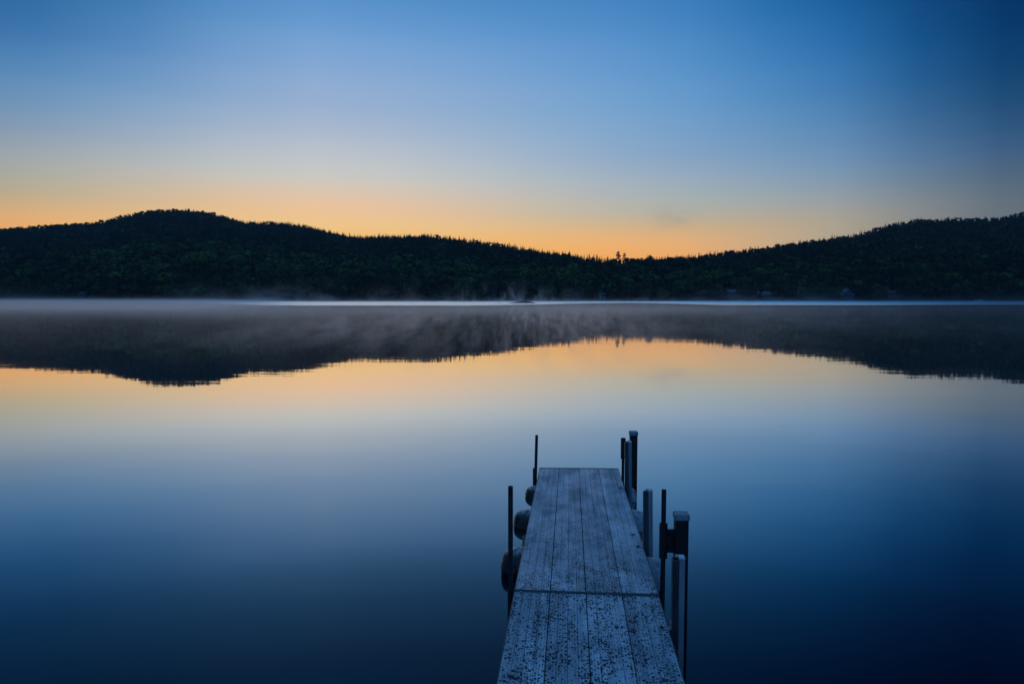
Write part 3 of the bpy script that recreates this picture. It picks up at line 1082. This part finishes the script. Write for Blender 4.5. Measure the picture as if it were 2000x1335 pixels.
def bumper(root, x, s, ztop, zbot):
    """upright bolted to the dock's edge: dark channel inboard, pale bumper strip outboard"""
    bm = bmesh.new()
    t = 0.005
    x0, x1 = x - 0.044, x + 0.002
    y0, y1 = s - 0.03, s + 0.03
    zc = ztop - 0.022
    for a in ((x0, x0 + t, y0, y1), (x0 + t, x1, y0, y0 + t), (x0 + t, x1, y1 - t, y1), (x1 - t, x1, y0 + t, y1 - t)):
        box(bm, a[0], a[1], a[2], a[3], zbot, zc)
    box(bm, x0 + t, x1 - t, y0 + t, y1 - t, zbot, zc - 0.06)
    ch = obj('bumper_channel', bm, M['channel'], root)
    bm = bmesh.new()
    box(bm, x + 0.004, x + 0.05, s - 0.036, s + 0.036, zbot - 0.01, ztop - 0.006, 0.014)
    bs = obj('bumper_strip', bm, M['bumper'], ch, True)
    bm = bmesh.new()
    box(bm, x + 0.003, x + 0.051, s - 0.037, s + 0.037, ztop - 0.018, ztop, 0.009)
    box(bm, x - 0.016, x + 0.004, s + 0.016, s + 0.037, ztop - 0.02, ztop - 0.001, 0.006)
    obj('bumper_cap', bm, M['bumper_top'], ch, True)
    # angle bracket lying on the deck
    bm = bmesh.new()
    box(bm, HW - 0.075, x0 - 0.001, s - 0.05, s + 0.004, 0.0015, 0.0075, 0.002)
    box(bm, x0 - 0.007, x0 - 0.001, s - 0.05, s + 0.004, 0.0075, 0.062, 0.002)
    br = obj('bracket', bm, M['bracket'], root)
    bm = bmesh.new()
    bolt(bm, HW - 0.05, s - 0.025, 0.0075, 0.011, 0.01)
    obj('bolt', bm, M['black'], br)


bumper(near_dock, 0.678, -0.577, 0.561, -0.36)
bumper(far_dock, 0.659, 1.22, 0.59, -0.33)
bumper(far_dock, 0.664, 3.66, 0.652, -0.25)


def drum(root, s, side, x_out, mat, seed, r=0.2):
    """barrel float lying across under the dock: rounded rim, hoops, its outer end sticking out beyond the edge"""
    bm = bmesh.new()
    zc = -0.255
    x_in = 0.08
    prof = [(x_in, 0.0), (x_in, r * 0.92)]
    L = x_out - x_in
    for q, rr in ((0.04, 0.97), (0.2, 1.0), (0.21, 1.03), (0.25, 1.03), (0.26, 1.0), (0.5, 1.0), (0.51, 1.03), (0.55, 1.03), (0.56, 1.0), (0.74, 0.995),
                  (0.81, 0.975), (0.87, 0.93), (0.915, 0.86), (0.95, 0.76), (0.975, 0.63), (0.99, 0.45), (0.998, 0.22)):
        prof.append((x_in + L * q, r * rr))
    prof.append((x_out, 0))
    seg = 40
    rings = []
    for x, q in prof:
        if q == 0:
            rings.append([bm.verts.new((side * x, s, zc))])
        else:
            ring = []
            for i in range(seg):
                t = 2 * math.pi * i / seg
                n = mnoise.noise(Vector((x * 3 + seed, math.cos(t) * 1.3, math.sin(t) * 1.3)))
                ring.append(bm.verts.new((side * x, s + q * (1 + 0.05 * n) * math.cos(t), zc + q * (1 + 0.05 * n) * math.sin(t))))
            rings.append(ring)
    for a, b in zip(rings, rings[1:]):
        for i in range(seg):
            j = (i + 1) % seg
            if len(a) == 1:
                bm.faces.new((a[0], b[j], b[i]))
            elif len(b) == 1:
                bm.faces.new((a[i], a[j], b[0]))
            else:
                bm.faces.new((a[i], a[j], b[j], b[i]))
    bmesh.ops.recalc_face_normals(bm, faces=bm.faces)
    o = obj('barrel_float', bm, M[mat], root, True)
    o['label'] = 'dark stained barrel float' if side < 0 else 'pale blue grey barrel float'


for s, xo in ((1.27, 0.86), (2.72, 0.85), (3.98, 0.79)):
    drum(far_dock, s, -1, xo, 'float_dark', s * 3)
for s, xo in ((1.05, 0.80), (2.78, 0.82), (3.98, 0.81)):
    drum(far_dock, s, 1, xo, 'float_pale', s * 5)
# diagonal brace beside the nearest left float
bm = bmesh.new()
tube(bm, (-HW - 0.02, 1.55, -0.02), (-HW - 0.035, 0.85, -0.2), 0.016, 0.016, 10)
obj('brace', bm, M['pipe'], far_dock)


def dock_point(x, s):
    c, n = math.cos(YAW), math.sin(YAW)
    return JOINT[0] + x * c - s * n, JOINT[1] + x * n + s * c


def pole(label, x, s, ztop, lean=(0, 0), sock=None):
    px, py = dock_point(x, s)
    root = empty('dock_pole', (px, py, -1.6), (0, 0, YAW))
    tag(root, label, 'pole', 'thin poles along the left edge of the dock')
    bm = bmesh.new()
    tube(bm, (-lean[0], -lean[1], 0), (lean[0], lean[1], ztop + 1.6), 0.0215, 0.0215, 20, True)
    obj('pipe', bm, M['pipe'], root, True)
    bm = bmesh.new()
    zs = sock + 1.6
    tube(bm, (0, 0, zs - 0.34), (0, 0, zs), 0.026, 0.026, 18)
    box(bm, 0.018, 0.03 - x - HW + 0.012 - 0.012, -0.02, 0.02, zs - 0.3, zs - 0.2)
    obj('socket', bm, M['pipe'], root)


pole('thicker upright dark pole by the joint on the left edge of the dock', -0.655, 0.07, 1.235, (0, 0), 0.31)
pole('thin dark pole leaning slightly right at the far left corner of the dock', -0.655, 4.17, 0.85, (0.03, 0), 0.36)


def square_post(label, x, s, ztop, px_top, sl0, sl1, pl0, pl1):
    wx, wy = dock_point(x, s)
    root = empty('square_post', (wx, wy, -1.8), (0, 0, YAW))
    tag(root, label, 'post', 'black square posts beside the dock')
    o = 1.8
    hw = 0.058
    bm = bmesh.new()
    box(bm, -hw, hw, -hw, hw, 0, ztop - 0.05 + o, 0.006)
    obj('shaft', bm, M['black'], root)
    bm = bmesh.new()
    box(bm, -hw - 0.008, hw + 0.008, -hw - 0.008, hw + 0.008, ztop - 0.052 + o, ztop - 0.006 + o, 0.005)
    box(bm, -hw - 0.001, hw + 0.001, -hw - 0.001, hw + 0.001, ztop - 0.007 + o, ztop + o, 0.004)
    obj('cap', bm, M['cap'], root)
    dx = (0.695 if s < 2 else 0.672) - x
    bm = bmesh.new()
    tube(bm, (dx, 0, sl0 + o), (dx, 0, sl1 + o), 0.037, 0.037, 20, True, 0.012)
    sl = obj('sleeve', bm, M['black'], root, True)
    bm = bmesh.new()
    box(bm, dx + 0.02, -hw - 0.001, -0.018, 0.018, pl0 + o, pl1 + o, 0.002)
    obj('bracket_plate', bm, M['black'], root)
    for zz in (pl0 + 0.05, pl1 - 0.05):
        bm = bmesh.new()
        tube(bm, ((dx - hw) / 2, -0.019, zz + o), ((dx - hw) / 2, -0.031, zz + o), 0.013, 0.012, 6)
        obj('bolt', bm, M['black'], root)
    bm = bmesh.new()
    tube(bm, (dx, 0, 0.3), (dx, 0, px_top + o), 0.0215, 0.0215, 20, True)
    obj('pipe', bm, M['pipe'], root, True)


square_post('black square post with pale cap and pipe sleeve beside the joint of the dock', 0.85, 0.351, 0.952, 1.157, 0.537, 0.851, 0.591, 0.80)
square_post('black square post with pale cap and short sleeve at the far right dock corner', 0.825, 4.66, 0.835, 0.70, 0.413, 0.727, 0.467, 0.672)


# ------------------------------------------------------------------ mist lying on the lake
def build_mist():
    m = bpy.data.materials.new('lake_mist')
    m.use_nodes = True
    T = NT(m.node_tree)
    co = T.n('ShaderNodeTexCoord').outputs['Object']
    x, y, z = T.sep(co)
    bear = T.math('DIVIDE', x, T.math('ADD', y, 1.0))
    side = T.rng(bear, 0.06, 0.62, 1.0, 0.28)                # thins out towards the right

    def fade(h):
        return T.math('POWER', 2.718, T.math('DIVIDE', z, -h))

    def mul(*v):
        r = v[0]
        for q in v[1:]:
            r = T.math('MULTIPLY', r, q)
        return r

    # the sheet hugging the water
    n1 = T.noise(T.scale(co, (0.012, 0.05, 0.1)), 1.0, 3, 0.6)
    open_ = T.math('SUBTRACT', 1.0, mul(T.rng(y, 140, 215), T.rng(bear, -0.55, -0.3, 0.3, 1.0), 0.94))     # the breeze has cleared the ruffled strip
    sheet = T.math('ADD', T.math('MULTIPLY', T.rng(y, 20, 70), 0.0035), T.math('MULTIPLY', T.rng(y, 80, 160), 0.02))
    sheet = T.math('ADD', sheet, T.math('MULTIPLY', T.rng(y, 155, 240), 0.1))
    d1 = mul(fade(0.5), T.rng(n1, 0.34, 0.66, 0.5, 1.4), sheet, open_, side)
    # plumes curling up in front of the far shore
    n2 = T.noise(T.scale(co, (0.11, 0.012, 0.085)), 1.0, 5, 0.66, 0.6)
    patch = T.rng(T.noise(T.scale(co, (0.01, 0.004, 0.001), (2.3, 4, 0)), 1.0, 1), 0.38, 0.6)
    d2 = mul(T.rng(n2, 0.5, 0.66), fade(3.6), patch, T.rng(y, 335, 440), side, 0.032)
    # small wisps drifting over the middle of the lake
    n3 = T.noise(T.scale(co, (1.5, 0.08, 0.8), (7, 2, 3)), 1.0, 4, 0.66, 0.5)
    n4 = T.noise(T.scale(co, (0.06, 0.02, 0.02), (1, 5, 3)), 1.0, 1)
    d3 = mul(T.rng(n3, 0.47, 0.6), T.rng(n4, 0.38, 0.6, 0.2, 1), fade(0.6), T.rng(y, 20, 50), T.rng(y, 80, 150, 1, 0.0), side, T.rng(bear, -0.6, -0.3, 0.025, 0.062))
    dens = T.math('ADD', T.math('ADD', d1, d2), d3)
    pv = T.n('ShaderNodeVolumePrincipled')
    pv.inputs['Color'].default_value = (0.98, 0.98, 0.99, 1)
    T.put(pv.inputs['Density'], dens)
    pv.inputs['Anisotropy'].default_value = 0.84
    o_ = T.n('ShaderNodeOutputMaterial')
    T.put(o_.inputs[1], pv.outputs[0])
    bm = bmesh.new()
    box(bm, -560, 560, 16, 506, 0.03, 16)
    o = obj('mist', bm, m)
    tag(o, 'thin white morning mist lying on the lake and curling up before the far shore', 'mist', kind='stuff')


build_mist()


# ------------------------------------------------------------------ blue air between here and the hills
def build_haze():
    m = bpy.data.materials.new('blue_air')
    m.use_nodes = True
    T = NT(m.node_tree)
    pv = T.n('ShaderNodeVolumePrincipled')
    pv.inputs['Color'].default_value = (0.62, 0.84, 1, 1)
    pv.inputs['Density'].default_value = 0.00006
    pv.inputs['Anisotropy'].default_value = 0.25
    T.put(T.n('ShaderNodeOutputMaterial').inputs[1], pv.outputs[0])
    bm = bmesh.new()
    box(bm, -3400, 3400, -850, 2520, -62, 290)
    o = obj('haze', bm, m)
    tag(o, 'thin blue morning air over the whole lake', 'haze', kind='stuff')


build_haze()
